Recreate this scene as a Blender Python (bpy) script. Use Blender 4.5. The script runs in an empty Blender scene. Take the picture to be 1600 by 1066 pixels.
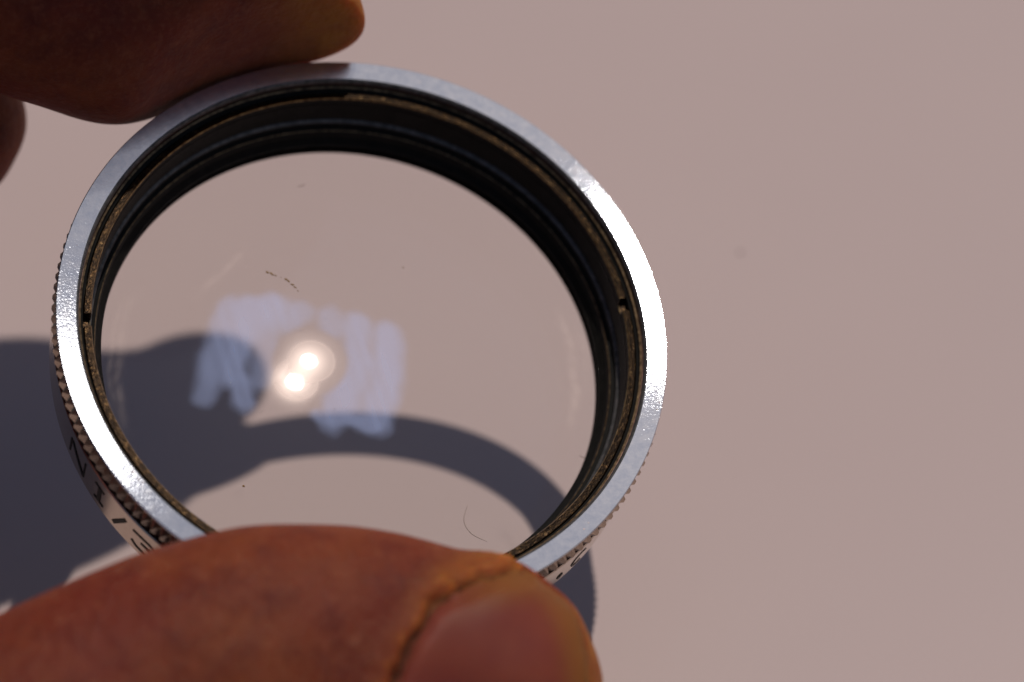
import bpy, bmesh, math, random
import numpy as np
from mathutils import Vector, Matrix
from mathutils.bvhtree import BVHTree
random.seed(7); rng = np.random.default_rng(11)
R = math.radians
SC = bpy.context.scene
COL = SC.collection
MM = 0.001                                   # everything is modelled in millimetres, placed in metres

# ---------------------------------------------------------------- frames
# "view" frame: x right, y up, z towards the viewer, origin at the centre of the ring's front face
m_ = Vector((-0.0780, 0.7099, 0.6999)).normalized()      # table normal seen from the camera
s_ = Vector((0.2150, 0.8042, 0.5541)).normalized()       # direction to the sun
n_ = Vector((0.2163, 0.4667, 0.8575)).normalized()       # ring axis
X_ = (Vector((1, 0, 0)) - m_ * m_.x).normalized()
Y_ = m_.cross(X_)
ROT = Matrix((X_, Y_, m_))                               # view frame -> world
HGT = 28.6
def W(p):                                                # a point, mm in the view frame -> metres in the world
    return (ROT @ Vector(p)) * MM + Vector((0, 0, HGT * MM))
SUN = (ROT @ s_).normalized()

# ---------------------------------------------------------------- camera
cam = bpy.data.objects.new('camera', bpy.data.cameras.new('camera')); COL.objects.link(cam)
cam.matrix_world = Matrix.Translation(W((10.52, -1.474, 200.0))) @ ROT.to_4x4()
cam.data.sensor_width = 36.0; cam.data.lens = 96.0
cam.data.clip_start = 0.005; cam.data.clip_end = 100
cam.data.dof.use_dof = True
cam.data.dof.focus_distance = 0.199
cam.data.dof.aperture_fstop = 18.0
SC.camera = cam
# ---------------------------------------------------------------- world and sun
w = bpy.data.worlds.new('World'); SC.world = w; w.use_nodes = True
wn = w.node_tree
sky = wn.nodes.new('ShaderNodeTexSky'); sky.sky_type = 'NISHITA'; sky.sun_disc = False
sky.sun_elevation = math.asin(SUN.z); sky.sun_rotation = math.atan2(SUN.x, SUN.y)
sky.air_density = 1.0; sky.dust_density = 1.2
wn.nodes['Background'].inputs['Strength'].default_value = 0.05
wn.links.new(sky.outputs[0], wn.nodes['Background'].inputs['Color'])
sd = bpy.data.lights.new('sun', 'SUN'); so = bpy.data.objects.new('sun', sd); COL.objects.link(so)
sd.energy = 2.68; sd.angle = R(0.75); sd.color = (1.0, 0.93, 0.83)
so.rotation_euler = SUN.to_track_quat('Z', 'Y').to_euler()
SC.view_settings.view_transform = 'Standard'; SC.view_settings.look = 'None'
SC.view_settings.exposure = 0.0; SC.view_settings.gamma = 1.0
SC.render.engine = 'CYCLES'

# ---------------------------------------------------------------- helpers
def tag(o, label=None, cat=None, group=None, kind=None):
    if label: o['label'] = label
    if cat: o['category'] = cat
    if group: o['group'] = group
    if kind: o['kind'] = kind
    return o
def mesh_obj(name, verts, faces, mats, parent=None, smooth=False, fm=None):
    me = bpy.data.meshes.new(name); me.from_pydata([tuple(v) for v in verts], [], faces)
    for m in (mats if isinstance(mats, (list, tuple)) else [mats]): me.materials.append(m)
    if fm: me.polygons.foreach_set('material_index', fm)
    if smooth: me.polygons.foreach_set('use_smooth', [True] * len(me.polygons))
    me.update()
    o = bpy.data.objects.new(name, me); COL.objects.link(o)
    if parent: o.parent = parent
    return o
class NT:
    def __init__(s, name):
        s.m = bpy.data.materials.new(name); s.m.use_nodes = True; s.t = s.m.node_tree
        s.b = s.t.nodes['Principled BSDF']; s.out = s.t.nodes['Material Output']
    def n(s, typ, **kw):
        nd = s.t.nodes.new('ShaderNode' + typ)
        for k, v in kw.items():
            if k.startswith('i_'): nd.inputs[k[2:].replace('_', ' ')].default_value = v
            else: setattr(nd, k, v)
        return nd
    def l(s, a, b): s.t.links.new(a, b)
    def noise(s, scale, detail=4, rough=.5, vec=None):
        n = s.n('TexNoise'); n.inputs['Scale'].default_value = scale; n.inputs['Detail'].default_value = detail
        n.inputs['Roughness'].default_value = rough
        s.l(vec or s.coord(), n.inputs['Vector']); return n
    def coord(s):
        if not hasattr(s, '_c'): s._c = s.n('TexCoord')
        return s._c.outputs['Object']
    def ramp(s, src, stops):
        r = s.n('ValToRGB'); e = r.color_ramp.elements
        while len(e) < len(stops): e.new(.5)
        for k, (p, c) in enumerate(stops):
            e[k].position = p; e[k].color = (c if len(c) == 4 else (*c, 1))
        s.l(src, r.inputs[0]); return r
    def mapr(s, src, a, b, c, d):
        r = s.n('MapRange'); 
        for k, v in zip(('From Min', 'From Max', 'To Min', 'To Max'), (a, b, c, d)): r.inputs[k].default_value = v
        s.l(src, r.inputs['Value']); return r
    def bump(s, src, strength, dist, normal=None):
        b = s.n('Bump'); b.inputs['Strength'].default_value = strength; b.inputs['Distance'].default_value = dist
        s.l(src, b.inputs['Height'])
        if normal: s.l(normal, b.inputs['Normal'])
        return b
    def mix(s, f, a, b, typ='MIX'):
        r = s.n('Mix', data_type='RGBA', blend_type=typ)
        for k, v in ((0, f), (6, a), (7, b)):
            if hasattr(v, 'is_linked'): s.l(v, r.inputs[k])
            elif isinstance(v, (int, float)): r.inputs[k].default_value = v
            else: r.inputs[k].default_value = (*v, 1)
        return r.outputs[2]
    def P(s, **kw):
        for k, v in kw.items():
            k = k.replace('_', ' ')
            if hasattr(v, 'is_linked'): s.l(v, s.b.inputs[k])
            else: s.b.inputs[k].default_value = v
        return s
g3 = lambda r, g, b: (r, g, b, 1)

# ---------------------------------------------------------------- materials
def mat_table():
    t = NT('table_paint')
    big = t.noise(14, 3, .5); fine = t.noise(2600, 3, .6)
    c = t.mix(big.outputs[0], (.400, .305, .298), (.450, .347, .332))
    vs = t.n('TexVoronoi'); vs.inputs['Scale'].default_value = 70; t.l(t.coord(), vs.inputs['Vector'])
    sp = t.mapr(vs.outputs['Distance'], .012, .03, 1, 0); sp.clamp = True
    nz = t.noise(60, 2); gate = t.mapr(nz.outputs[0], .58, .62, 0, .35)
    mul = t.n('Math', operation='MULTIPLY'); t.l(sp.outputs[0], mul.inputs[0]); t.l(gate.outputs[0], mul.inputs[1])
    c = t.mix(mul.outputs[0], c, (.2, .15, .15))
    b = t.bump(fine.outputs[0], .3, .00006)
    t.P(Base_Color=c, Roughness=.55, Normal=b.outputs[0]); t.b.inputs['Specular IOR Level'].default_value = .25
    return t.m
def mat_face():
    t = NT('turned_chrome')
    fine = t.noise(6500, 2, .6); mid = t.noise(1400, 4, .65)
    tan = t.n('Tangent', direction_type='RADIAL', axis='Z')
    bm = t.bump(fine.outputs[0], .28, .00001)
    bm2 = t.bump(mid.outputs[0], .06, .00002, bm.outputs[0])
    a = t.n('BsdfAnisotropic', distribution='BECKMANN')
    col = t.mix(t.mapr(mid.outputs[0], .35, .7, 0, 1).outputs[0], (.50, .535, .62), (.64, .655, .71))
    t.l(col, a.inputs['Color']); a.inputs['Roughness'].default_value = .152; a.inputs['Anisotropy'].default_value = .63
    a.inputs['Rotation'].default_value = 0.0
    t.l(bm2.outputs[0], a.inputs['Normal']); t.l(tan.outputs[0], a.inputs['Tangent'])
    g = t.n('BsdfAnisotropic', distribution='GGX'); t.l(col, g.inputs['Color']); g.inputs['Roughness'].default_value = .55
    t.l(bm2.outputs[0], g.inputs['Normal'])
    mx = t.n('MixShader'); mx.inputs[0].default_value = .04
    t.l(a.outputs[0], mx.inputs[1]); t.l(g.outputs[0], mx.inputs[2])
    # worn-through plating: small brownish pits
    v = t.n('TexVoronoi'); v.inputs['Scale'].default_value = 420; t.l(t.coord(), v.inputs['Vector'])
    p = t.mapr(v.outputs['Distance'], .08, .16, 1, 0); p.clamp = True
    gt = t.mapr(t.noise(240, 2).outputs[0], .74, .78, 0, .5); gt.clamp = True
    mu = t.n('Math', operation='MULTIPLY'); t.l(p.outputs[0], mu.inputs[0]); t.l(gt.outputs[0], mu.inputs[1])
    t.P(Base_Color=g3(.13, .08, .06), Roughness=.5, Metallic=.5)
    m2 = t.n('MixShader'); t.l(mu.outputs[0], m2.inputs[0]); t.l(mx.outputs[0], m2.inputs[1]); t.l(t.b.outputs[0], m2.inputs[2])
    t.l(m2.outputs[0], t.out.inputs['Surface']); return t.m
def metal(name, c1, c2, r1, r2, scale, bump=.2, metallic=1.0, bdist=.00001):
    t = NT(name); n = t.noise(scale, 4, .65); n2 = t.noise(scale * 5, 2, .6)
    c = t.mix(t.mapr(n.outputs[0], .35, .68, 0, 1).outputs[0], c1, c2)
    rr = t.mapr(n2.outputs[0], .3, .7, r1, r2)
    b = t.bump(n2.outputs[0], bump, bdist)
    t.P(Base_Color=c, Metallic=metallic, Roughness=rr.outputs[0], Normal=b.outputs[0])
    if metallic == 0: t.b.inputs['Specular IOR Level'].default_value = .1
    return t.m
def mat_brass():
    t = NT('worn_brass'); n = t.noise(3200, 5, .75); n2 = t.noise(7000, 2, .7)
    c = t.ramp(n.outputs[0], [(.40, (.010, .006, .004)), (.53, (.026, .015, .008)), (.64, (.09, .05, .022)), (.76, (.45, .32, .16))])
    b = t.bump(n2.outputs[0], .9, .00006)
    t.P(Base_Color=c.outputs[0], Metallic=.9, Roughness=.34, Normal=b.outputs[0]); return t.m
def mat_glass():
    t = NT('coated_glass')
    tr = t.n('BsdfTransparent'); tr.inputs[0].default_value = g3(.985, .985, .98)
    gl = t.n('BsdfAnisotropic', distribution='BECKMANN'); gl.inputs['Roughness'].default_value = .044
    gl.inputs['Color'].default_value = g3(.9, .9, 1)
    g2 = t.n('BsdfAnisotropic', distribution='BECKMANN'); g2.inputs['Roughness'].default_value = .135; g2.inputs['Color'].default_value = g3(1, .86, .82)
    gm = t.n('MixShader'); gm.inputs[0].default_value = .3; t.l(gl.outputs[0], gm.inputs[1]); t.l(g2.outputs[0], gm.inputs[2])
    lw = t.n('LayerWeight'); lw.inputs[0].default_value = .5
    pw = t.n('Math', operation='POWER'); t.l(lw.outputs['Facing'], pw.inputs[0]); pw.inputs[1].default_value = 4.0
    f = t.mapr(pw.outputs[0], 0, 1, .011, .4)
    mx = t.n('MixShader'); t.l(f.outputs[0], mx.inputs[0]); t.l(tr.outputs[0], mx.inputs[1]); t.l(gm.outputs[0], mx.inputs[2])
    t.l(mx.outputs[0], t.out.inputs['Surface']); return t.m
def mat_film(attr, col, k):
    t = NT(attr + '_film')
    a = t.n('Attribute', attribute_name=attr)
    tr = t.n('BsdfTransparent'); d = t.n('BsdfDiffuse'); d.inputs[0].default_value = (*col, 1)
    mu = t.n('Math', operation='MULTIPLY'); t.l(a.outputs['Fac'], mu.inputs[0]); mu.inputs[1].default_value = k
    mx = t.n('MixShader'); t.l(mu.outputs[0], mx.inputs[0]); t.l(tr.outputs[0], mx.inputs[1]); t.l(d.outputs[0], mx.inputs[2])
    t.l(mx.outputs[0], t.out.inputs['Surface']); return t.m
def mat_skin():
    t = NT('skin')
    big = t.noise(95, 3, .55); mid = t.noise(420, 4, .6); fine = t.noise(2600, 3, .6)
    c = t.mix(t.mapr(big.outputs[0], .38, .64, 0, 1).outputs[0], (.135, .017, .0070), (.175, .037, .0105))
    c = t.mix(t.mapr(mid.outputs[0], .45, .72, 0, .75).outputs[0], c, (.085, .009, .006))
    pale = t.noise(900, 3, .6)
    c = t.mix(t.mapr(pale.outputs[0], .56, .72, 0, .38).outputs[0], c, (.25, .075, .032))
    c = t.mix(t.mapr(fine.outputs[0], .5, .7, 0, .35).outputs[0], c, (.24, .065, .03))
    # callous: dry yellowish skin by the thumbnail; index tip is painted translucent glow (per vertex)
    at = t.n('Attribute', attribute_name='callous_glow')
    cm = t.n('Math', operation='MULTIPLY'); t.l(at.outputs['Fac'], cm.inputs[0]); t.l(t.mapr(mid.outputs[0], .3, .6, .5, 1).outputs[0], cm.inputs[1])
    c = t.mix(cm.outputs[0], c, (.33, .115, .012))
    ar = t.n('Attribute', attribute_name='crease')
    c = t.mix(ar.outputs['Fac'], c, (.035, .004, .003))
    wr = t.n('TexWave', wave_type='BANDS', bands_direction='X'); wr.inputs['Scale'].default_value = 260; wr.inputs['Distortion'].default_value = 9; wr.inputs['Detail'].default_value = 3; wr.inputs['Detail Scale'].default_value = 2.2; t.l(t.coord(), wr.inputs['Vector'])
    v = t.n('TexVoronoi', feature='DISTANCE_TO_EDGE'); v.inputs['Scale'].default_value = 1500
    wv = t.mix(.04, t.coord(), t.noise(300, 2).outputs['Color']); t.l(wv, v.inputs['Vector'])
    vd = t.mapr(v.outputs['Distance'], 0, .12, 0, 1)
    b = t.bump(fine.outputs[0], .25, .00005)
    b2 = t.bump(vd.outputs[0], .4, .00006, b.outputs[0])
    b25 = t.bump(wr.outputs[0], .35, .0001, b2.outputs[0])
    b3 = t.bump(mid.outputs[0], .85, .0004, b25.outputs[0])
    t.P(Base_Color=c, Roughness=.6, Normal=b3.outputs[0])
    t.b.inputs['Specular IOR Level'].default_value = .22
    t.b.inputs['Subsurface Weight'].default_value = .8
    t.b.inputs['Subsurface Radius'].default_value = (1.0, .22, .08)
    t.b.inputs['Subsurface Scale'].default_value = .0042
    return t.m
def mat_nail():
    t = NT('nail'); mp = t.n('Mapping'); t.l(t.coord(), mp.inputs[0])
    mid = t.noise(230, 4, .6); fine = t.noise(3000, 3, .6)
    c = t.mix(t.mapr(mid.outputs[0], .35, .7, 0, 1).outputs[0], (.150, .026, .018), (.185, .040, .022))
    at = t.n('Attribute', attribute_name='free_edge')
    c = t.mix(at.outputs['Fac'], c, (.19, .065, .012))
    b = t.bump(fine.outputs[0], .15, .00003)
    b2 = t.bump(mid.outputs[0], .3, .0001, b.outputs[0])
    t.P(Base_Color=c, Roughness=.58, Normal=b2.outputs[0])
    t.b.inputs['Specular IOR Level'].default_value = .2
    t.b.inputs['Subsurface Weight'].default_value = .6
    t.b.inputs['Subsurface Radius'].default_value = (1.0, .3, .15); t.b.inputs['Subsurface Scale'].default_value = .0018
    return t.m
M = dict(table=mat_table(), face=mat_face(), brass=mat_brass(), glass=mat_glass(), skin=mat_skin(), nail=mat_nail(),
    knurl=metal('knurled_nickel', (.36, .29, .23), (.58, .49, .40), .22, .36, 900),
    dark=metal('dark_groove', (.05, .022, .016), (.10, .045, .03), .4, .6, 900, metallic=.6),
    barrel=metal('satin_chrome', (.50, .42, .34), (.56, .48, .40), .13, .19, 700, .1),
    black=metal('black_anodised', (.004, .0035, .003), (.008, .007, .006), .5, .65, 1200, .15, metallic=0.0),
    gold=metal('bright_worn_brass', (.08, .045, .02), (.50, .34, .16), .3, .45, 2600, .6, metallic=.9),
    grey=metal('worn_edge_grey', (.05, .05, .05), (.14, .13, .13), .4, .55, 2200, .4, metallic=.6),
    brown=metal('worn_edge_brown', (.05, .028, .015), (.26, .17, .09), .35, .5, 2500, .6, metallic=.8),
    ink=metal('black_enamel', (.006, .004, .004), (.012, .008, .008), .4, .5, 900, .05, metallic=0.0),
    worn=metal('worn_plating', (.30, .24, .25), (.40, .33, .33), .5, .7, 3000, .3, metallic=.5),
    crumb=metal('crumb', (.16, .11, .11), (.2, .15, .15), .6, .8, 3000, .2, metallic=0.0),
    fleck=metal('brown_residue', (.14, .075, .02), (.26, .15, .04), .6, .8, 3000, .3, metallic=0.0),
    dust=metal('pale_dust', (.75, .68, .62), (.85, .8, .76), .6, .8, 3000, .1, metallic=0.0),
    fibre=metal('dark_fibre', (.10, .06, .05), (.16, .10, .08), .6, .8, 3000, .1, metallic=0.0),
    fibre_pale=metal('pale_fibre', (.38, .29, .26), (.42, .33, .30), .6, .8, 3000, .1, metallic=0.0))

# ---------------------------------------------------------------- the table
S = 1.6
tb = bmesh.new(); bmesh.ops.create_cube(tb, size=1)
for v in tb.verts: v.co = Vector((v.co.x * S, v.co.y * S, (v.co.z - .5) * .02))
me = bpy.data.meshes.new('table_top'); tb.to_mesh(me); me.materials.append(M['table'])
table = bpy.data.objects.new('table_top', me); COL.objects.link(table)
tag(table, 'plain pale grey matt surface under the hand and the ring, carrying their shadow', kind='structure')

spv = []; spf = []
for k in range(9):
    a = 2 * math.pi * k / 9; q = .00022 * (1 + .35 * math.sin(k * 2.3)); spv += [(math.cos(a) * q, math.sin(a) * q, .00001), (math.cos(a) * q * .6, math.sin(a) * q * .6, .00009)]
for k in range(9): k2 = (k + 1) % 9; spf.append((2 * k, 2 * k2, 2 * k2 + 1, 2 * k + 1))
spf.append(tuple(2 * k + 1 for k in range(9)))
crumb = mesh_obj('crumb', spv, spf, M['crumb']); crumb.location = (.02879, .03578, 0)
tag(crumb, 'tiny dark crumb lying alone on the pale surface right of the ring', 'crumb')
# ---------------------------------------------------------------- the filter ring, local frame: z = axis, front face at z = 0
u_ = Vector((0, 1, 0)).cross(n_).normalized(); v_ = n_.cross(u_)
RM = (ROT @ Matrix((u_, v_, n_)).transposed())
RING = Matrix.Translation(W((0, 0, 0))) @ RM.to_4x4()
def ring_thing(name, label, cat):
    e = bpy.data.objects.new(name, None); COL.objects.link(e); e.empty_display_size = .01
    e.matrix_world = RING; return tag(e, label, cat)
ring = ring_thing('lens_attachment', 'round silver lens ring with knurled edge and clear glass, pinched between thumb and finger', 'lens ring')
def lathe(name, prof, mats, parent, seg=360, closed=True, fm=None, smooth=True):
    """prof: (r, z) mm; fm: material index per profile segment"""
    n = len(prof); verts = []; faces = []; idx = []
    for k in range(seg):
        a = 2 * math.pi * k / seg; c, s = math.cos(a) * MM, math.sin(a) * MM
        verts += [(r * c, r * s, z * MM) for r, z in prof]
    ns = n if closed else n - 1
    for k in range(seg):
        k2 = (k + 1) % seg
        for i in range(ns):
            j = (i + 1) % n
            faces.append((k * n + i, k2 * n + i, k2 * n + j, k * n + j)); idx.append(fm[i] if fm else 0)
    o = mesh_obj(name, verts, faces, mats, parent, False, idx)
    me = o.data; bm = bmesh.new(); bm.from_mesh(me); bmesh.ops.recalc_face_normals(bm, faces=bm.faces)
    for f in bm.faces: f.smooth = smooth
    for e in bm.edges:
        if len(e.link_faces) == 2 and e.calc_face_angle(0) > R(12): e.smooth = False
    bm.to_mesh(me); bm.free(); return o
# front rim: dished about seven degrees towards the axis
rim_prof = [(22.40, -.50), (22.60, -.34), (22.64, -.22), (22.64, -.05), (22.58, 0.0), (21.20, -.150), (21.10, -.21), (20.98, -.48), (20.98, -.70), (21.3, -.70), (22.40, -.70)]
rim = lathe('front_rim', rim_prof, [M['face'], M['dark'], M['grey']], ring, 720, fm=[1, 1, 0, 0, 0, 2, 2, 1, 1, 1, 1])
rim['label'] = 'bright silver turned front rim with a few worn spots'
def wear(x, y, r, mat):
    n = 8; rr = math.hypot(x, y); z = -.15 + .15 * (rr - 21.2) / 1.38; vs = []
    for k in range(n):
        a = 2 * math.pi * k / n; q = r * random.uniform(.5, 1.2); X, Y = x + q * math.cos(a), y + q * .7 * math.sin(a); h = min(max(math.hypot(X, Y), 21.25), 22.55)
        f = h / math.hypot(X, Y); vs.append((X * f * MM, Y * f * MM, (-.15 + .15 * (h - 21.2) / 1.38 + .012) * MM))
    vs += [(a * .97 + x * MM * .03, b * .97 + y * MM * .03, c - .03 * MM) for a, b, c in vs]
    fs = [tuple(range(n))] + [(k, k + n, (k + 1) % n + n, (k + 1) % n) for k in range(n)]
    return mesh_obj('worn_spot', vs, fs, mat, rim)
WEAR = [(-17.77, -11.96, .16, 'worn'), (-17.40, -12.5, .12, 'worn'), (-17.1, -12.75, .09, 'worn'), (-13.42, -17.1, .13, 'fleck'), (21.96, -2.6, .09, 'fleck'), (21.9, -3.3, .12, 'fleck'), (21.7, -4.2, .06, 'worn'),
        (21.36, -6.82, .10, 'worn'), (21.05, -7.4, .07, 'fleck'), (14.2, -16.9, .10, 'worn'), (14.6, -16.4, .07, 'worn'), (-21.6, -2.0, .06, 'dust'), (-21.3, -3.0, .05, 'dust'), (6, 21.0, .07, 'worn'), (12.1, 18.2, .06, 'worn'), (-20.9, 6.2, .05, 'worn')]
for x, y, r, mt in WEAR: wear(x, y, r, M[mt])
# knurled band with its teeth
kb = lathe('knurled_band', [(22.28, -.70), (22.28, -3.0), (22.15, -3.02), (21.25, -3.02), (21.25, -.70)], [M['dark'], M['knurl']], ring, 328)
NT_ = 164; ta = 2 * math.pi / NT_
def tooth_mesh():
    hw = 22.3 * ta / 2 * .98; tw = .012
    lv = [(-.62, 0.0), (-1.4, .58), (-1.9, .58), (-2.98, 0.0)]
    vs = []
    for z, h in lv:
        r0 = 22.27
        ww = tw if h > 0 else tw * .6
        vs += [(r0, -hw, z), (r0 + max(h, .02), -ww, z), (r0 + max(h, .02), ww, z), (r0, hw, z)]
    f = []
    for i in range(3):
        for j in range(3):
            f.append((i * 4 + j, i * 4 + j + 1, i * 4 + 5 + j, i * 4 + 4 + j))
        f.append((i * 4 + 3, i * 4, i * 4 + 4, i * 4 + 7))
    f += [(0, 3, 2, 1), (12, 13, 14, 15)]
    me = bpy.data.meshes.new('knurl_tooth'); me.from_pydata([tuple(c * MM for c in v) for v in vs], [], f)
    bm = bmesh.new(); bm.from_mesh(me); bmesh.ops.recalc_face_normals(bm, faces=bm.faces); bm.to_mesh(me); bm.free()
    me.materials.append(M['knurl']); return me
tme = tooth_mesh()
for k in range(NT_):
    o = bpy.data.objects.new('knurl_tooth', tme); COL.objects.link(o); o.parent = kb
    o.rotation_euler = (0, 0, ta * k + R(-167.3))
# barrel
bar = lathe('barrel', [(22.12, -3.02), (22.12, -3.22), (22.52, -3.26), (22.60, -3.34), (22.60, -7.16), (22.50, -7.30), (22.2, -7.36), (21.3, -7.36), (21.3, -3.02)],
            [M['barrel'], M['dark']], ring, 360, fm=[1, 1, 0, 0, 0, 0, 0, 1, 1])
bar['label'] = 'satin silver barrel wall with engraved black characters'
# black inner sleeve
sl = [(21.25, -.72, 1), (20.95, -.74, 0), (20.95, -.86, 2), (20.80, -.93, 0), (20.95, -1.0, 0), (20.82, -1.07, 2), (20.95, -1.14, 0),
      (20.62, -1.30, 0), (20.62, -1.95, 0), (20.02, -1.98, 0), (20.02, -4.10, 3), (19.86, -4.22, 3), (19.80, -4.30, 0), (19.80, -4.75, 0), (19.52, -4.86, 2), (19.44, -4.92, 0),
      (19.36, -5.55, 0), (18.98, -6.05, 0), (18.90, -6.12, 0), (18.90, -6.32, 0), (19.42, -6.32, 0), (19.42, -7.02, 0), (18.95, -7.02, 0), (18.95, -7.34, 0), (21.25, -7.34, 0)]
lathe('inner_sleeve', [(a, b) for a, b, c in sl], [M['black'], M['dark'], M['brown'], M['grey']], ring, 360, fm=[c for a, b, c in sl])
# slotted retaining ring: worn brass, two spanner slots
def retaining():
    seg = 720; slots = [(R(178.0), .46), (R(5.8), .46)]
    angs = [2 * math.pi * k / seg for k in range(seg)]
    def cut(a):
        for c, h in slots:
            d = (a - c + math.pi) % (2 * math.pi) - math.pi
            if abs(d) * 20.3 < h: return True
        return False
    prof = [(20.06, -1.98), (20.00, -1.26), (20.06, -1.15), (20.50, -1.23), (20.58, -1.30), (20.58, -1.98)]
    low = [(20.06, -1.99), (20.03, -1.95), (20.08, -1.93), (20.50, -1.93), (20.58, -1.95), (20.58, -1.99)]
    verts = []; faces = []; fmx = []
    for a in angs:
        for r, z in (low if cut(a) else prof):
            verts.append((r * math.cos(a) * MM, r * math.sin(a) * MM, z * MM))
    n = 6; mi = [1, 3, 0, 0, 1, 1]
    for k in range(seg):
        k2 = (k + 1) % seg
        for i in range(n):
            j = (i + 1) % n; faces.append((k * n + i, k2 * n + i, k2 * n + j, k * n + j)); fmx.append(mi[i] if cut(angs[k]) == cut(angs[k2]) else 0)
    o = mesh_obj('retaining_ring', verts, faces, [M['brass'], M['black'], M['brown'], M['gold']], ring, False, fmx)
    bm = bmesh.new(); bm.from_mesh(o.data); bmesh.ops.recalc_face_normals(bm, faces=bm.faces); bm.to_mesh(o.data); bm.free()
    o['label'] = 'worn brass retaining ring with two spanner slots'
    return o
retaining()
# glass: two spherical faces
sl_ = RM.inverted() @ SUN; sl_ = sl_.normalized()
camL = RING.inverted() @ cam.matrix_world.translation          # metres, local
def sphere_for(p, Rr):
    p = Vector(p) * MM; vv = (camL - p).normalized(); h = (vv + sl_).normalized()
    return (p - h * Rr * MM) / MM
c1 = sphere_for((-3.95, -1.35, -3.80), 65.0)
c2 = sphere_for((-4.85, -2.30, -5.30), 72.0)
def zs(c, Rr, x, y): return c.z + math.sqrt(Rr * Rr - (x - c.x) ** 2 - (y - c.y) ** 2)
def lens():
    nr, seg = 48, 144; verts = []; faces = []
    def cap(c, Rr):
        base = len(verts); verts.append((0, 0, zs(c, Rr, 0, 0)))
        for i in range(1, nr + 1):
            for k in range(seg):
                a = 2 * math.pi * k / seg; r = 19.38 * i / nr
                x, y = r * math.cos(a), r * math.sin(a); verts.append((x, y, zs(c, Rr, x, y)))
        for k in range(seg):
            k2 = (k + 1) % seg; faces.append((base, base + 1 + k, base + 1 + k2))
            for i in range(nr - 1):
                q = base + 1 + i * seg; faces.append((q + k, q + seg + k, q + seg + k2, q + k2))
        return base + 1 + (nr - 1) * seg
    e1 = cap(c1, 65.0); e2 = cap(c2, 72.0)
    for k in range(seg): k2 = (k + 1) % seg; faces.append((e1 + k, e2 + k, e2 + k2, e1 + k2))
    o = mesh_obj('glass', [tuple(c * MM for c in v) for v in verts], faces, M['glass'], ring, True)
    bm = bmesh.new(); bm.from_mesh(o.data); bmesh.ops.recalc_face_normals(bm, faces=bm.faces)
    for e in bm.edges:
        if len(e.link_faces) == 2 and e.calc_face_angle(0) > R(25): e.smooth = False
    bm.to_mesh(o.data); bm.free(); return o
glass = lens(); glass['label'] = 'clear domed glass, dusty, with painted-on reflections'
# reflections painted on the glass: thin film just above it, strength held per vertex
def seg_d(px, py, a, b):
    ax, ay = a; bx, by = b; dx, dy = bx - ax, by - ay; L = dx * dx + dy * dy
    t = np.clip(((px - ax) * dx + (py - ay) * dy) / (L + 1e-9), 0, 1)
    return np.hypot(px - ax - t * dx, py - ay - t * dy)
def poly_d(px, py, pts):
    if len(pts) == 1: return np.hypot(px - pts[0][0], py - pts[0][1])
    return np.min([seg_d(px, py, pts[i], pts[i + 1]) for i in range(len(pts) - 1)], axis=0)
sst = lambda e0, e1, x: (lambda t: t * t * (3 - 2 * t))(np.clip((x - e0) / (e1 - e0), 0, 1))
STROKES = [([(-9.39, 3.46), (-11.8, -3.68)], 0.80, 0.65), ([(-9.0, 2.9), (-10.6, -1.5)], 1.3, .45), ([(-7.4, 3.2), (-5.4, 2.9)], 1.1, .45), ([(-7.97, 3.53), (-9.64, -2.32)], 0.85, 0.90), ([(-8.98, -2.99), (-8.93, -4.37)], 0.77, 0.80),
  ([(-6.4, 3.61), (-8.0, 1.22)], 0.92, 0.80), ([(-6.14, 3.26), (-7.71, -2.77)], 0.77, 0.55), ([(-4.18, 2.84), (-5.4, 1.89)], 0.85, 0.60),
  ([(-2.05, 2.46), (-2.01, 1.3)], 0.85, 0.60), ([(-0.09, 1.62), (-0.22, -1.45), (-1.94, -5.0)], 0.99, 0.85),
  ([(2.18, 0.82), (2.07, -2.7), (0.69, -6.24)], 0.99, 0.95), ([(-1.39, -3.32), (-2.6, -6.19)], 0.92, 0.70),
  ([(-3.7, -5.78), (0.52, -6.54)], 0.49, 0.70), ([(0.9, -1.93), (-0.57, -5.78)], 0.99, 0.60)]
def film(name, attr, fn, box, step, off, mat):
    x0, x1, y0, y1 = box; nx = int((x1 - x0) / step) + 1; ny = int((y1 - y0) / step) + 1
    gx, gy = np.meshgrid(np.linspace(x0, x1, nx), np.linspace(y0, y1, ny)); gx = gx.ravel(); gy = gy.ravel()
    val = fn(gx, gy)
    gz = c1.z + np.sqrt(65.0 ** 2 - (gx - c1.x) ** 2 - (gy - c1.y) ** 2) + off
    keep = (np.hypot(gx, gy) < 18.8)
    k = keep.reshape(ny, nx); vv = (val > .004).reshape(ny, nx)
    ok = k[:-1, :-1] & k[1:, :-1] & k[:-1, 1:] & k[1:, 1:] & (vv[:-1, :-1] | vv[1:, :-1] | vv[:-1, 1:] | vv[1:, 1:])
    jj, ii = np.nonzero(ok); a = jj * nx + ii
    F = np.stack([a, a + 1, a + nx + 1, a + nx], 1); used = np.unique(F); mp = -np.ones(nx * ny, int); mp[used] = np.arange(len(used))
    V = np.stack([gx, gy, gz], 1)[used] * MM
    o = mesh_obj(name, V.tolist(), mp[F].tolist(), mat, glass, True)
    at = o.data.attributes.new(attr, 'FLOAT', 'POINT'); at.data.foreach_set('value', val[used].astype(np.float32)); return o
def wob(x, y, f, ph=0):   # cheap smooth irregularity
    return (np.sin(x * f + 1.3 * np.sin(y * f * .7 + ph)) * np.cos(y * f * 1.1 + 1.7 * np.sin(x * f * .6 + ph * 2)))
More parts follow.
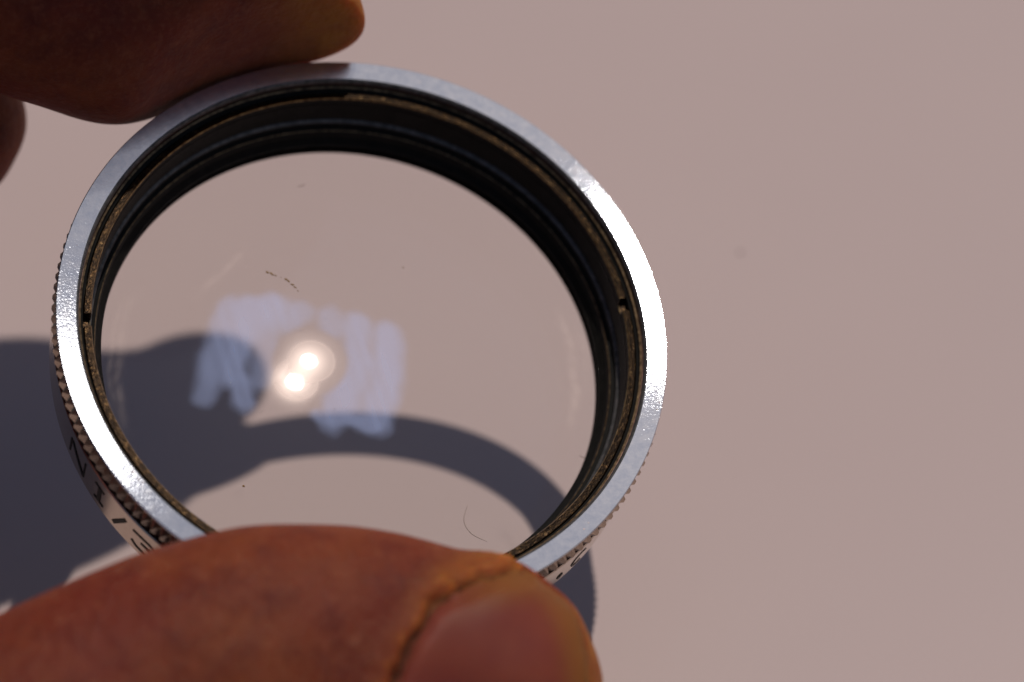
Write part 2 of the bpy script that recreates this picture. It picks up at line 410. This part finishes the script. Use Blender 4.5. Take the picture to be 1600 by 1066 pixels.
def sky_reflection(x, y):  # blue sky reflection painted as strokes of diffuse colour
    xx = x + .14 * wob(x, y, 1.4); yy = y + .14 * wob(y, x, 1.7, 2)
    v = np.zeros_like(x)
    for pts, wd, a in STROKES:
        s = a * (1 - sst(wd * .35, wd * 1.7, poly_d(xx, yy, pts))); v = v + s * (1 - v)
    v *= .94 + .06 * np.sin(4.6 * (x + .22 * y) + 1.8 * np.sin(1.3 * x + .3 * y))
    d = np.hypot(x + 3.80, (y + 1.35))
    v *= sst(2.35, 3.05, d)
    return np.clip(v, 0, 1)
film('sky_reflection', 'sky_reflection', sky_reflection, (-14.5, 5, -9, 7), .11, .03, mat_film('sky_reflection', (.53, .63, 1.0), .34))
def halo_arcs(x, y):  # pink halo of the sun glints and faint light arcs, painted as colour
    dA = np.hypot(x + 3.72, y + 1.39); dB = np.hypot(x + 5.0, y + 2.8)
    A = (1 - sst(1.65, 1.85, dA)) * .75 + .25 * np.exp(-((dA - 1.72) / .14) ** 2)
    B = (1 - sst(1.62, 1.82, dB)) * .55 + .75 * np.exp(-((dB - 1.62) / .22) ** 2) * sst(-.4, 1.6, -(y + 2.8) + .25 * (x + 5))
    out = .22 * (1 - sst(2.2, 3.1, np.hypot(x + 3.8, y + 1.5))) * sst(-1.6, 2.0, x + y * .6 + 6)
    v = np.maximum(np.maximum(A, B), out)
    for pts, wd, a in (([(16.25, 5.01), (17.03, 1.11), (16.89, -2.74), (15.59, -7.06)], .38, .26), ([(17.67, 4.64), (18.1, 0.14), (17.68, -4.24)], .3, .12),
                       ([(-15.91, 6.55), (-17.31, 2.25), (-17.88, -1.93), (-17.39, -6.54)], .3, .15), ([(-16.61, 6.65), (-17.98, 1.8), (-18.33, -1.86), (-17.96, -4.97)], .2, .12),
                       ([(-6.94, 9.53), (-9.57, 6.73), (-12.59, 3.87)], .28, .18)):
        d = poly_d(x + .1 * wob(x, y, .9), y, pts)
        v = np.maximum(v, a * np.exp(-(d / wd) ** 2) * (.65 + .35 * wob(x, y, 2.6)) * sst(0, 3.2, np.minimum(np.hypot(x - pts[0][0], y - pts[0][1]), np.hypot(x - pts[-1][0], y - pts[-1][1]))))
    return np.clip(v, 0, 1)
film('painted_halo', 'halo_arcs', halo_arcs, (-18.8, 18.8, -9, 11), .12, .05, mat_film('halo_arcs', (1.0, .80, .72), .50))
def on_glass(x, y, off=.05): return Vector((x, y, zs(c1, 65.0, x, y) + off)) * MM
# flecks of residue stuck on the glass
def fleck(name, x, y, ln, wd, ang, mat, parent=glass, th=.05):
    bm = bmesh.new(); n = 9; vs = []
    for k in range(n):
        a = 2 * math.pi * k / n; rr = random.uniform(.6, 1.1)
        px = math.cos(a) * ln * rr; py = math.sin(a) * wd * rr
        vs.append((x + px * math.cos(ang) - py * math.sin(ang), y + px * math.sin(ang) + py * math.cos(ang)))
    lo = [bm.verts.new(on_glass(a, b, .02)) for a, b in vs]; hi = [bm.verts.new(on_glass(x + (a - x) * .7, y + (b - y) * .7, .02 + th)) for a, b in vs]
    bm.faces.new(hi); bm.faces.new(lo[::-1])
    for k in range(n): bm.faces.new((lo[k], lo[(k + 1) % n], hi[(k + 1) % n], hi[k]))
    me = bpy.data.meshes.new(name); bm.to_mesh(me); bm.free(); me.materials.append(mat)
    o = bpy.data.objects.new(name, me); COL.objects.link(o); o.parent = parent; return o
FL = [(-6.35, 6.46, .22, .10), (-6.04, 6.28, .26, .09), (-5.78, 6.12, .12, .05), (-5.40, 5.95, .05, .03), (-5.03, 5.75, .14, .09), (-4.85, 5.60, .16, .08), (-4.60, 5.28, .2, .07), (-4.42, 5.02, .16, .06), (-4.24, 4.68, .08, .04),
      (-9.28, -10.84, .12, .09), (4.07, 6.9, .08, .05)]
for x, y, a, b in FL: fleck('residue_fleck', x, y, a, b, random.uniform(-.9, -.5), M['fleck'])
# dust: nobody could count it
def dust():
    P = [(-4.95, 2.76), (-2.41, 2.25), (-4.32, 1.2), (-6.22, -0.12), (-2.43, -0.25), (-1.68, -0.43), (-1.71, -3.73), (-3.34, -3.28), (-7.74, -5.35), (-5.14, -5.4), (-2.35, -5.24), (2.82, -0.03), (-7.88, 7.02), (-9.76, -2.82), (-7.6, -5.2), (-5.5, -5.35)]
    P += [(rng.normal(-3, 6), rng.normal(-3, 6)) for _ in range(150)]
    vs = []; fs = []
    for k, (x, y) in enumerate(P):
        if math.hypot(x, y) > 18: continue
        r = (.05 if k < 16 else rng.uniform(.010, .026)); a = rng.uniform(0, 3.14); el = rng.uniform(.4, 1)
        b = len(vs)
        for q in range(4):
            t = a + q * math.pi / 2; rr = r * (1 if q % 2 else el * .7); vs.append(tuple(on_glass(x + rr * math.cos(t), y + rr * math.sin(t), .03)))
        vs.append(tuple(on_glass(x, y, .03 + r))); fs += [(b + q, b + (q + 1) % 4, b + 4) for q in range(4)] + [(b + 3, b + 2, b + 1, b)]
    o = mesh_obj('dust', vs, fs, M['dust'], glass); o['kind'] = 'stuff'; return o
dust()
def strand(name, pts3, rad, mat, parent=None):
    pts3 = [Vector(p) for p in pts3]; P = []
    for i in range(len(pts3) - 1):
        p0 = pts3[max(i - 1, 0)]; p1 = pts3[i]; p2 = pts3[i + 1]; p3 = pts3[min(i + 2, len(pts3) - 1)]
        for k in range(8):
            t = k / 8; P.append(.5 * ((2 * p1) + (p2 - p0) * t + (2 * p0 - 5 * p1 + 4 * p2 - p3) * t * t + (3 * p1 - p0 - 3 * p2 + p3) * t ** 3))
    P.append(pts3[-1]); vs = []; fs = []; n = 6
    for i, p in enumerate(P):
        d = (P[min(i + 1, len(P) - 1)] - P[max(i - 1, 0)]).normalized(); a = d.orthogonal().normalized(); b = d.cross(a)
        rr = rad * (1 - .6 * abs(2 * i / (len(P) - 1) - 1) ** 3)
        vs += [tuple(p + (a * math.cos(6.2832 * k / n) + b * math.sin(6.2832 * k / n)) * rr) for k in range(n)]
    for i in range(len(P) - 1):
        for k in range(n): fs.append((i * n + k, i * n + (k + 1) % n, (i + 1) * n + (k + 1) % n, (i + 1) * n + k))
    fs += [tuple(range(n))[::-1], tuple(range((len(P) - 1) * n, len(P) * n))]
    return mesh_obj(name, vs, fs, mat, parent, True)
def fibre(pts, label, mat, rad=.03):
    P = [RING @ on_glass(x, y, .05) for x, y in pts]; o0 = P[0]
    o = strand('fibre', [p - o0 for p in P], rad * MM, mat); o.location = o0; return tag(o, label, 'fibre')
fibre([(7.18, -12.51), (6.8, -13.7), (7.28, -14.62), (8.48, -15.19)], 'faint curled hair on the lower part of the glass, just above the thumb', M['fibre_pale'], .035)
fibre([(-3.24, 14.74), (-2.89, 14.81), (-2.61, 15.07)], 'tiny dark hair near the top of the glass', M['fibre'], .025)
fibre([(16.54, -8.08), (16.9, -8.24), (17.19, -8.01)], 'tiny hair at the right rim of the glass, below the pale arc', M['fibre'], .02)
# engraved characters, filled with black
def glyph(name, strokes, label=None):
    vs = []; fs = []
    def put(arc, z): a = R(arc); vs.append((22.63 * math.cos(a) * MM, 22.63 * math.sin(a) * MM, z * MM)); return len(vs) - 1
    for pts, wd in strokes:
        # resample in mm space
        q = [(R(a) * 22.6, z) for a, z in pts]; P = []
        for i in range(len(q) - 1):
            m = max(2, int(math.dist(q[i], q[i + 1]) / .12))
            P += [(q[i][0] + (q[i + 1][0] - q[i][0]) * k / m, q[i][1] + (q[i + 1][1] - q[i][1]) * k / m) for k in range(m)]
        P.append(q[-1]); prev = None
        for i, p in enumerate(P):
            a = P[max(i - 1, 0)]; b = P[min(i + 1, len(P) - 1)]; dx, dy = b[0] - a[0], b[1] - a[1]; L = math.hypot(dx, dy) or 1
            nx, ny = -dy / L * wd / 2, dx / L * wd / 2
            cur = (put(math.degrees((p[0] + nx) / 22.6), p[1] + ny), put(math.degrees((p[0] - nx) / 22.6), p[1] - ny))
            if prev: fs.append((prev[0], prev[1], cur[1], cur[0]))
            prev = cur
    o = mesh_obj(name, vs, fs, M['ink'], bar)
    md = o.modifiers.new('depth', 'SOLIDIFY'); md.thickness = .03 * MM; md.offset = 0
    return o
glyph('engraved_character', [([(-151.95, -4.45), (-148.95, -4.45)], .16), ([(-150.3, -4.5), (-150.3, -6.3)], .42), ([(-151.7, -6.34), (-148.7, -6.34)], .16)])
glyph('engraved_character', [([(-145.5, -6.5), (-142.7, -4.4)], .36)])
def arc(cx, cz, rx, rz, a0, a1, n=10):
    return [(cx + rx * math.cos(R(a0 + (a1 - a0) * k / n)), cz + rz * math.sin(R(a0 + (a1 - a0) * k / n))) for k in range(n + 1)]
glyph('engraved_character', [([(-140.6, -4.55)] + arc(-137.1, -4.98, 1.9, .42, 90, -90) + [(-138.3, -5.4)], .21), ([(-137.6, -5.42)] + arc(-137.2, -5.95, 2.2, .52, 90, -90) + [(-139.2, -6.42), (-140.5, -6.05)], .21)])
glyph('engraved_character', [([(-161.6, -6.35), (-161.6, -4.5)], .18), ([(-161.2, -4.5), (-155.8, -6.35)], .34), ([(-155.7, -4.3), (-155.7, -6.4)], .16)])
glyph('engraved_character', [(arc(-47.6, -5.55, 2.1, 1.0, 60, 300, 16), .2)])
glyph('engraved_character', [(arc(-52.9, -5.9, .5, .35, 0, 360, 10), .2)])

# ---------------------------------------------------------------- the hand (view frame, mm), one continuous skin
def catmull(P, n):
    P = np.array(P, float); out = []
    for i in range(len(P) - 1):
        p0 = P[max(i - 1, 0)]; p1 = P[i]; p2 = P[i + 1]; p3 = P[min(i + 2, len(P) - 1)]
        for k in range(n):
            t = k / n; out.append(.5 * (2 * p1 + (p2 - p0) * t + (2 * p0 - 5 * p1 + 4 * p2 - p3) * t * t + (3 * p1 - p0 - 3 * p2 + p3) * t ** 3))
    out.append(P[-1]); return np.array(out)
def limb(rows, side, seg=40, capn=1.0):
    """rows: x, y, z, half width (along side), half depth; first row is the tip"""
    Q = catmull(rows, 10); c = Q[:, :3]; vs = []; fs = []
    n = len(c); tan = np.gradient(c, axis=0); tan /= np.linalg.norm(tan, axis=1)[:, None]
    side = np.array(side, float); rings = []
    t0 = tan[0]; steps = 10
    for k in range(steps, 0, -1):            # rounded tip
        a = k / steps * math.pi / 2 * .97
        rings.append((c[0] - t0 * math.sin(a) * Q[0, 3] * capn, tan[0], Q[0, 3] * math.cos(a), Q[0, 4] * math.cos(a)))
    for i in range(n): rings.append((c[i], tan[i], Q[i, 3], Q[i, 4]))
    tl = tan[-1]
    for k in range(1, steps + 1):
        a = k / steps * math.pi / 2 * .97
        rings.append((c[-1] + tl * math.sin(a) * Q[-1, 3], tl, Q[-1, 3] * math.cos(a), Q[-1, 4] * math.cos(a)))
    for p, t, a, b in rings:
        s = side - t * (side @ t); s /= np.linalg.norm(s); d = np.cross(t, s)
        for k in range(seg):
            th = 2 * math.pi * k / seg; vs.append(p + s * a * math.cos(th) + d * b * math.sin(th))
    m = len(rings)
    for i in range(m - 1):
        for k in range(seg): k2 = (k + 1) % seg; fs.append((i * seg + k, i * seg + k2, (i + 1) * seg + k2, (i + 1) * seg + k))
    fs.append(tuple(range(seg))[::-1]); fs.append(tuple(range((m - 1) * seg, m * seg)))
    return vs, fs
THUMB = [(6.6, -25.6, 15.5, 10.2, 6.8), (2.0, -25.4, 16.0, 11.2, 7.6), (-6, -25.2, 17.5, 11.5, 8.2), (-14, -27.6, 19.5, 11.5, 8.6), (-23, -31.8, 22.5, 11.5, 9.0),
         (-34, -37.0, 26, 12.0, 10.0), (-50, -38.0, 31, 13.5, 12.0), (-68, -34.0, 36, 16, 15), (-86, -22.0, 40, 20, 16)]
INDEX = [(-5.9, 22.6, -6.4, 5.4, 5.6), (-9.2, 23.3, -6.0, 8.0, 7.4), (-13.5, 24.1, -5.2, 9.5, 8.6), (-19.5, 24.8, -3.5, 10.0, 9.2), (-28.0, 28.4, 1.0, 10.0, 9.2),
         (-38, 35.5, 10.0, 9.8, 9.4), (-50, 42.0, 20, 10.4, 9.8), (-66, 42.0, 30, 10.8, 10.4), (-86, 32.0, 36, 12, 12)]
MIDDLE_SHADE = [(-2.2, 52.6, 2.8, 6.8, 6.8), (-8.0, 50.0, 6.5, 10.8, 12.8), (-16, 50.2, 10, 13.0, 16.4), (-24, 50.5, 13, 14.2, 17.4), (-35, 55.0, 19, 13.2, 15), (-48, 59.0, 29, 12.6, 13), (-66, 55.0, 37, 11.4, 11.2), (-88, 42.0, 42, 12.5, 12)]  # out of view; placed sunward and fattened to shade the index and table
RINGF = [(-34.9, 16.0, -14, 7.2, 7.0), (-39.0, 18.0, -12, 8.3, 8.0), (-46, 22.0, -8, 8.8, 8.4), (-58, 28.0, 0, 9.2, 9.0), (-72, 30.0, 12, 10, 9.4), (-90, 24.0, 26, 12, 11)]
LITTLE = [(-58, 4, -12, 6.2, 6.0), (-66, 8, -6, 7.2, 6.8), (-78, 12, 4, 7.8, 7.4), (-94, 10, 18, 10, 10)]
PALM = [(-84, 24.0, 36, 22, 14), (-96, 14, 34, 34, 17), (-112, 4, 34, 38, 18), (-130, -4, 35, 36, 18), (-150, -12, 38, 28, 18), (-175, -16, 42, 26, 20), (-215, -22, 50, 28, 22)]
allv = []; allf = []
for rows, side in ((THUMB, (0, 1, .1)), (INDEX, (.2, 1, 0)), (MIDDLE_SHADE, (.2, 1, 0)), (RINGF, (.2, 1, 0)), (LITTLE, (.2, 1, 0)), (PALM, (0, 1, 0))):
    vs, fs = limb(rows, side); b = len(allv); allv += [tuple(v) for v in vs]; allf += [tuple(i + b for i in f) for f in fs]
# remesh the overlapping limbs to one skin (in mm, then moved to the world)
tmp = bpy.data.meshes.new('tmp'); tmp.from_pydata(allv, [], allf)
bm = bmesh.new(); bm.from_mesh(tmp); bmesh.ops.recalc_face_normals(bm, faces=bm.faces); bm.to_mesh(tmp); bm.free()
to = bpy.data.objects.new('tmp', tmp); COL.objects.link(to)
md = to.modifiers.new('r', 'REMESH'); md.mode = 'VOXEL'; md.voxel_size = .45
md = to.modifiers.new('s', 'SMOOTH'); md.iterations = 12; md.factor = .5
dg = bpy.context.evaluated_depsgraph_get(); hm = bpy.data.meshes.new_from_object(to.evaluated_get(dg)); hm.name = 'hand'
bpy.data.objects.remove(to); bpy.data.meshes.remove(tmp)
nv = len(hm.vertices); co = np.empty(nv * 3, np.float32); hm.vertices.foreach_get('co', co); co = co.reshape(-1, 3).astype(float)
nrm = np.empty(nv * 3, np.float32); hm.vertices.foreach_get('normal', nrm); nrm = nrm.reshape(-1, 3).astype(float)
# pads flatten where they press on the ring
L3 = np.array([list(u_), list(v_), list(n_)]); loc = co @ L3.T
rr = np.hypot(loc[:, 0], loc[:, 1]); isidx = co[:, 1] > 0
press = isidx & (co[:, 0] > -32) & (co[:, 1] < 40)
soft = lambda r: 23.0 + .9 * np.logaddexp(0, (r - 23.0) / .9)
sc_ = soft(rr) / np.maximum(rr, 1e-3); bl = 1 - sst(28, 36, rr)
sc_ = 1 + (sc_ - 1) * bl; loc[press, 0] *= sc_[press]; loc[press, 1] *= sc_[press]
pt = (~isidx) & (rr < 22.7) & (loc[:, 2] < .06) & (loc[:, 0] > -25)
loc[pt, 2] = .06
co = loc @ L3
# ---- thumb nail fold: outline of the nail on the thumb (view frame x, y)
def pix(px, py, z): k = (200 - z) / 4266.67; return ((px - 800) * k + 10.52, -(py - 533) * k - 1.474)
NAIL = [pix(*p, 23) for p in ((585, 1140), (618, 1068), (645, 1005), (672, 962), (700, 936), (745, 917), (800, 905), (845, 905), (878, 925), (902, 965), (917, 1010), (925, 1066), (925, 1140), (900, 1220), (830, 1280), (720, 1290), (620, 1240))]
def sdpoly(x, y, poly):
    d = np.full(x.shape, 1e9); ins = np.zeros(x.shape, bool); n = len(poly)
    for i in range(n):
        a = poly[i]; b = poly[(i + 1) % n]; d = np.minimum(d, seg_d(x, y, a, b))
        cnd = ((a[1] > y) != (b[1] > y)); xi = (b[0] - a[0]) * (y - a[1]) / ((b[1] - a[1]) or 1e-9) + a[0]; ins ^= cnd & (x < xi)
    return np.where(ins, -d, d)
th = (co[:, 1] < -5) & (co[:, 0] > -25) & (nrm[:, 2] > .0)
dn = np.full(nv, 99.); dn[th] = sdpoly(co[th, 0], co[th, 1], NAIL)
from mathutils import noise as mn
nz1 = np.zeros(nv); nz2 = np.zeros(nv)
for i in np.nonzero(th & (np.abs(dn) < 5))[0]:
    nz1[i] = mn.noise(Vector(co[i]) * .9); nz2[i] = mn.noise(Vector(co[i]) * 2.6 + Vector((7, 3, 1)))
dn = dn + .45 * nz1 + .22 * nz2
fold_w = 1 - sst(11.5, 15.0, co[:, 0])                      # the fold fades out towards the free edge
disp = np.zeros(nv)
rough_ = nz2 * .10 * np.exp(-((dn - .7) / 1.2) ** 2) * fold_w
lip = np.exp(-((dn - 1.0) / .75) ** 2) * .28 * fold_w
groove = -np.exp(-(dn / .34) ** 2) * .75 * fold_w
bed = -(1 - sst(-.6, .1, dn)) * .35
disp[th] = (lip * (.55 + .6 * nz1) + groove + bed + rough_)[th]
# gentle unevenness of flesh
disp += .14 * np.sin(co[:, 0] * .55 + 1.2 * np.sin(co[:, 1] * .5)) * np.cos(co[:, 1] * .6 + co[:, 2] * .4)
# fine creases across the joint of the thumb
co = co + nrm * disp[:, None]
inside = (rr < 24) & (np.abs(loc[:, 2]) < 16)
l2 = co @ L3.T; r2 = np.hypot(l2[:, 0], l2[:, 1])
p2 = isidx & (r2 < 23.04) & (l2[:, 2] > -14) & (l2[:, 2] < 14); f2 = 23.04 / np.maximum(r2, 1e-3); l2[p2, 0] *= f2[p2]; l2[p2, 1] *= f2[p2]
p2 = (~isidx) & (r2 < 22.7) & (l2[:, 2] < .05) & (l2[:, 0] > -25); l2[p2, 2] = .05
co = l2 @ L3
call_glow = np.zeros(nv)
call_glow[th] = (np.exp(-((dn - .8) / 1.3) ** 2) * .6 * sst(-1, 9, co[:, 0]))[th] + (np.exp(-((dn - 1.0) / .9) ** 2) * np.clip(.9 * nz1 + .8 * nz2 - .05, 0, .35))[th]
call_glow = np.maximum(call_glow, isidx * sst(-9.5, -2.5, co[:, 0]) * .95)  # amber sunlit glow of the index tip, put into the colour
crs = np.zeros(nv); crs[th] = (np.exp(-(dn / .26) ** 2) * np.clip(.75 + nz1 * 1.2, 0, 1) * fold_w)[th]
W4 = np.array([list(r) for r in ROT]); wc = co @ W4.T * MM + np.array([0, 0, HGT * MM])
base = Vector((-.085, .0, .0)); wc -= np.array(base)
hm.vertices.foreach_set('co', wc.astype(np.float32).ravel())
for nm, a in (('callous_glow', call_glow), ('crease', crs)):
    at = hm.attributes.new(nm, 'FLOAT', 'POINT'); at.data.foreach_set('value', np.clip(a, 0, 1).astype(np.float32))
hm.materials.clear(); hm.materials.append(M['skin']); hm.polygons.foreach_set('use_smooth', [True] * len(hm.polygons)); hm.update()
hand = bpy.data.objects.new('hand', hm); COL.objects.link(hand); hand.location = base
tag(hand, 'bare hand from the left, thumb below and index finger above pinching the silver ring', 'hand')
# ---- nail: a thin curved plate lying in its fold
bv = BVHTree.FromPolygons([tuple(c) for c in co], [tuple(p.vertices) for p in hm.polygons])
xs = [p[0] for p in NAIL]; ys = [p[1] for p in NAIL]; st = .22
nx = int((max(xs) - min(xs) + 1) / st) + 1; ny = int((max(ys) - min(ys) + 1) / st) + 1
GX, GY = np.meshgrid(min(xs) - .5 + st * np.arange(nx), min(ys) - .5 + st * np.arange(ny)); D = sdpoly(GX.ravel(), GY.ravel(), NAIL)
vid = {}; NV = []; FE = []
for q, (x, y, d) in enumerate(zip(GX.ravel(), GY.ravel(), D)):
    if d > .12: continue
    h = bv.ray_cast(Vector((x, y, 80)), Vector((0, 0, -1)))
    if h[0] is None or h[0].z < 8: continue
    up = .42 * float(1 - sst(-.9, .12, d)) + .02
    NV.append((x, y, h[0].z + up)); vid[q] = len(NV) - 1
    FE.append(float(sst(-2.6, -.5, d) * sst(5, 11.0, x)) * .9)
NF = []
for j in range(ny - 1):
    for i in range(nx - 1):
        a = j * nx + i; ids = (a, a + 1, a + nx + 1, a + nx)
        if all(k in vid for k in ids): NF.append(tuple(vid[k] for k in ids))
nail = mesh_obj('thumbnail', [tuple(W(p) - base) for p in NV], NF, M['nail'], hand, True)
at = nail.data.attributes.new('free_edge', 'FLOAT', 'POINT'); at.data.foreach_set('value', FE)
md = nail.modifiers.new('smooth', 'SMOOTH'); md.iterations = 6; md.factor = .5
md = nail.modifiers.new('thick', 'SOLIDIFY'); md.thickness = .35 * MM; md.offset = -1
nail['label'] = 'short thumbnail with a yellowish free edge'
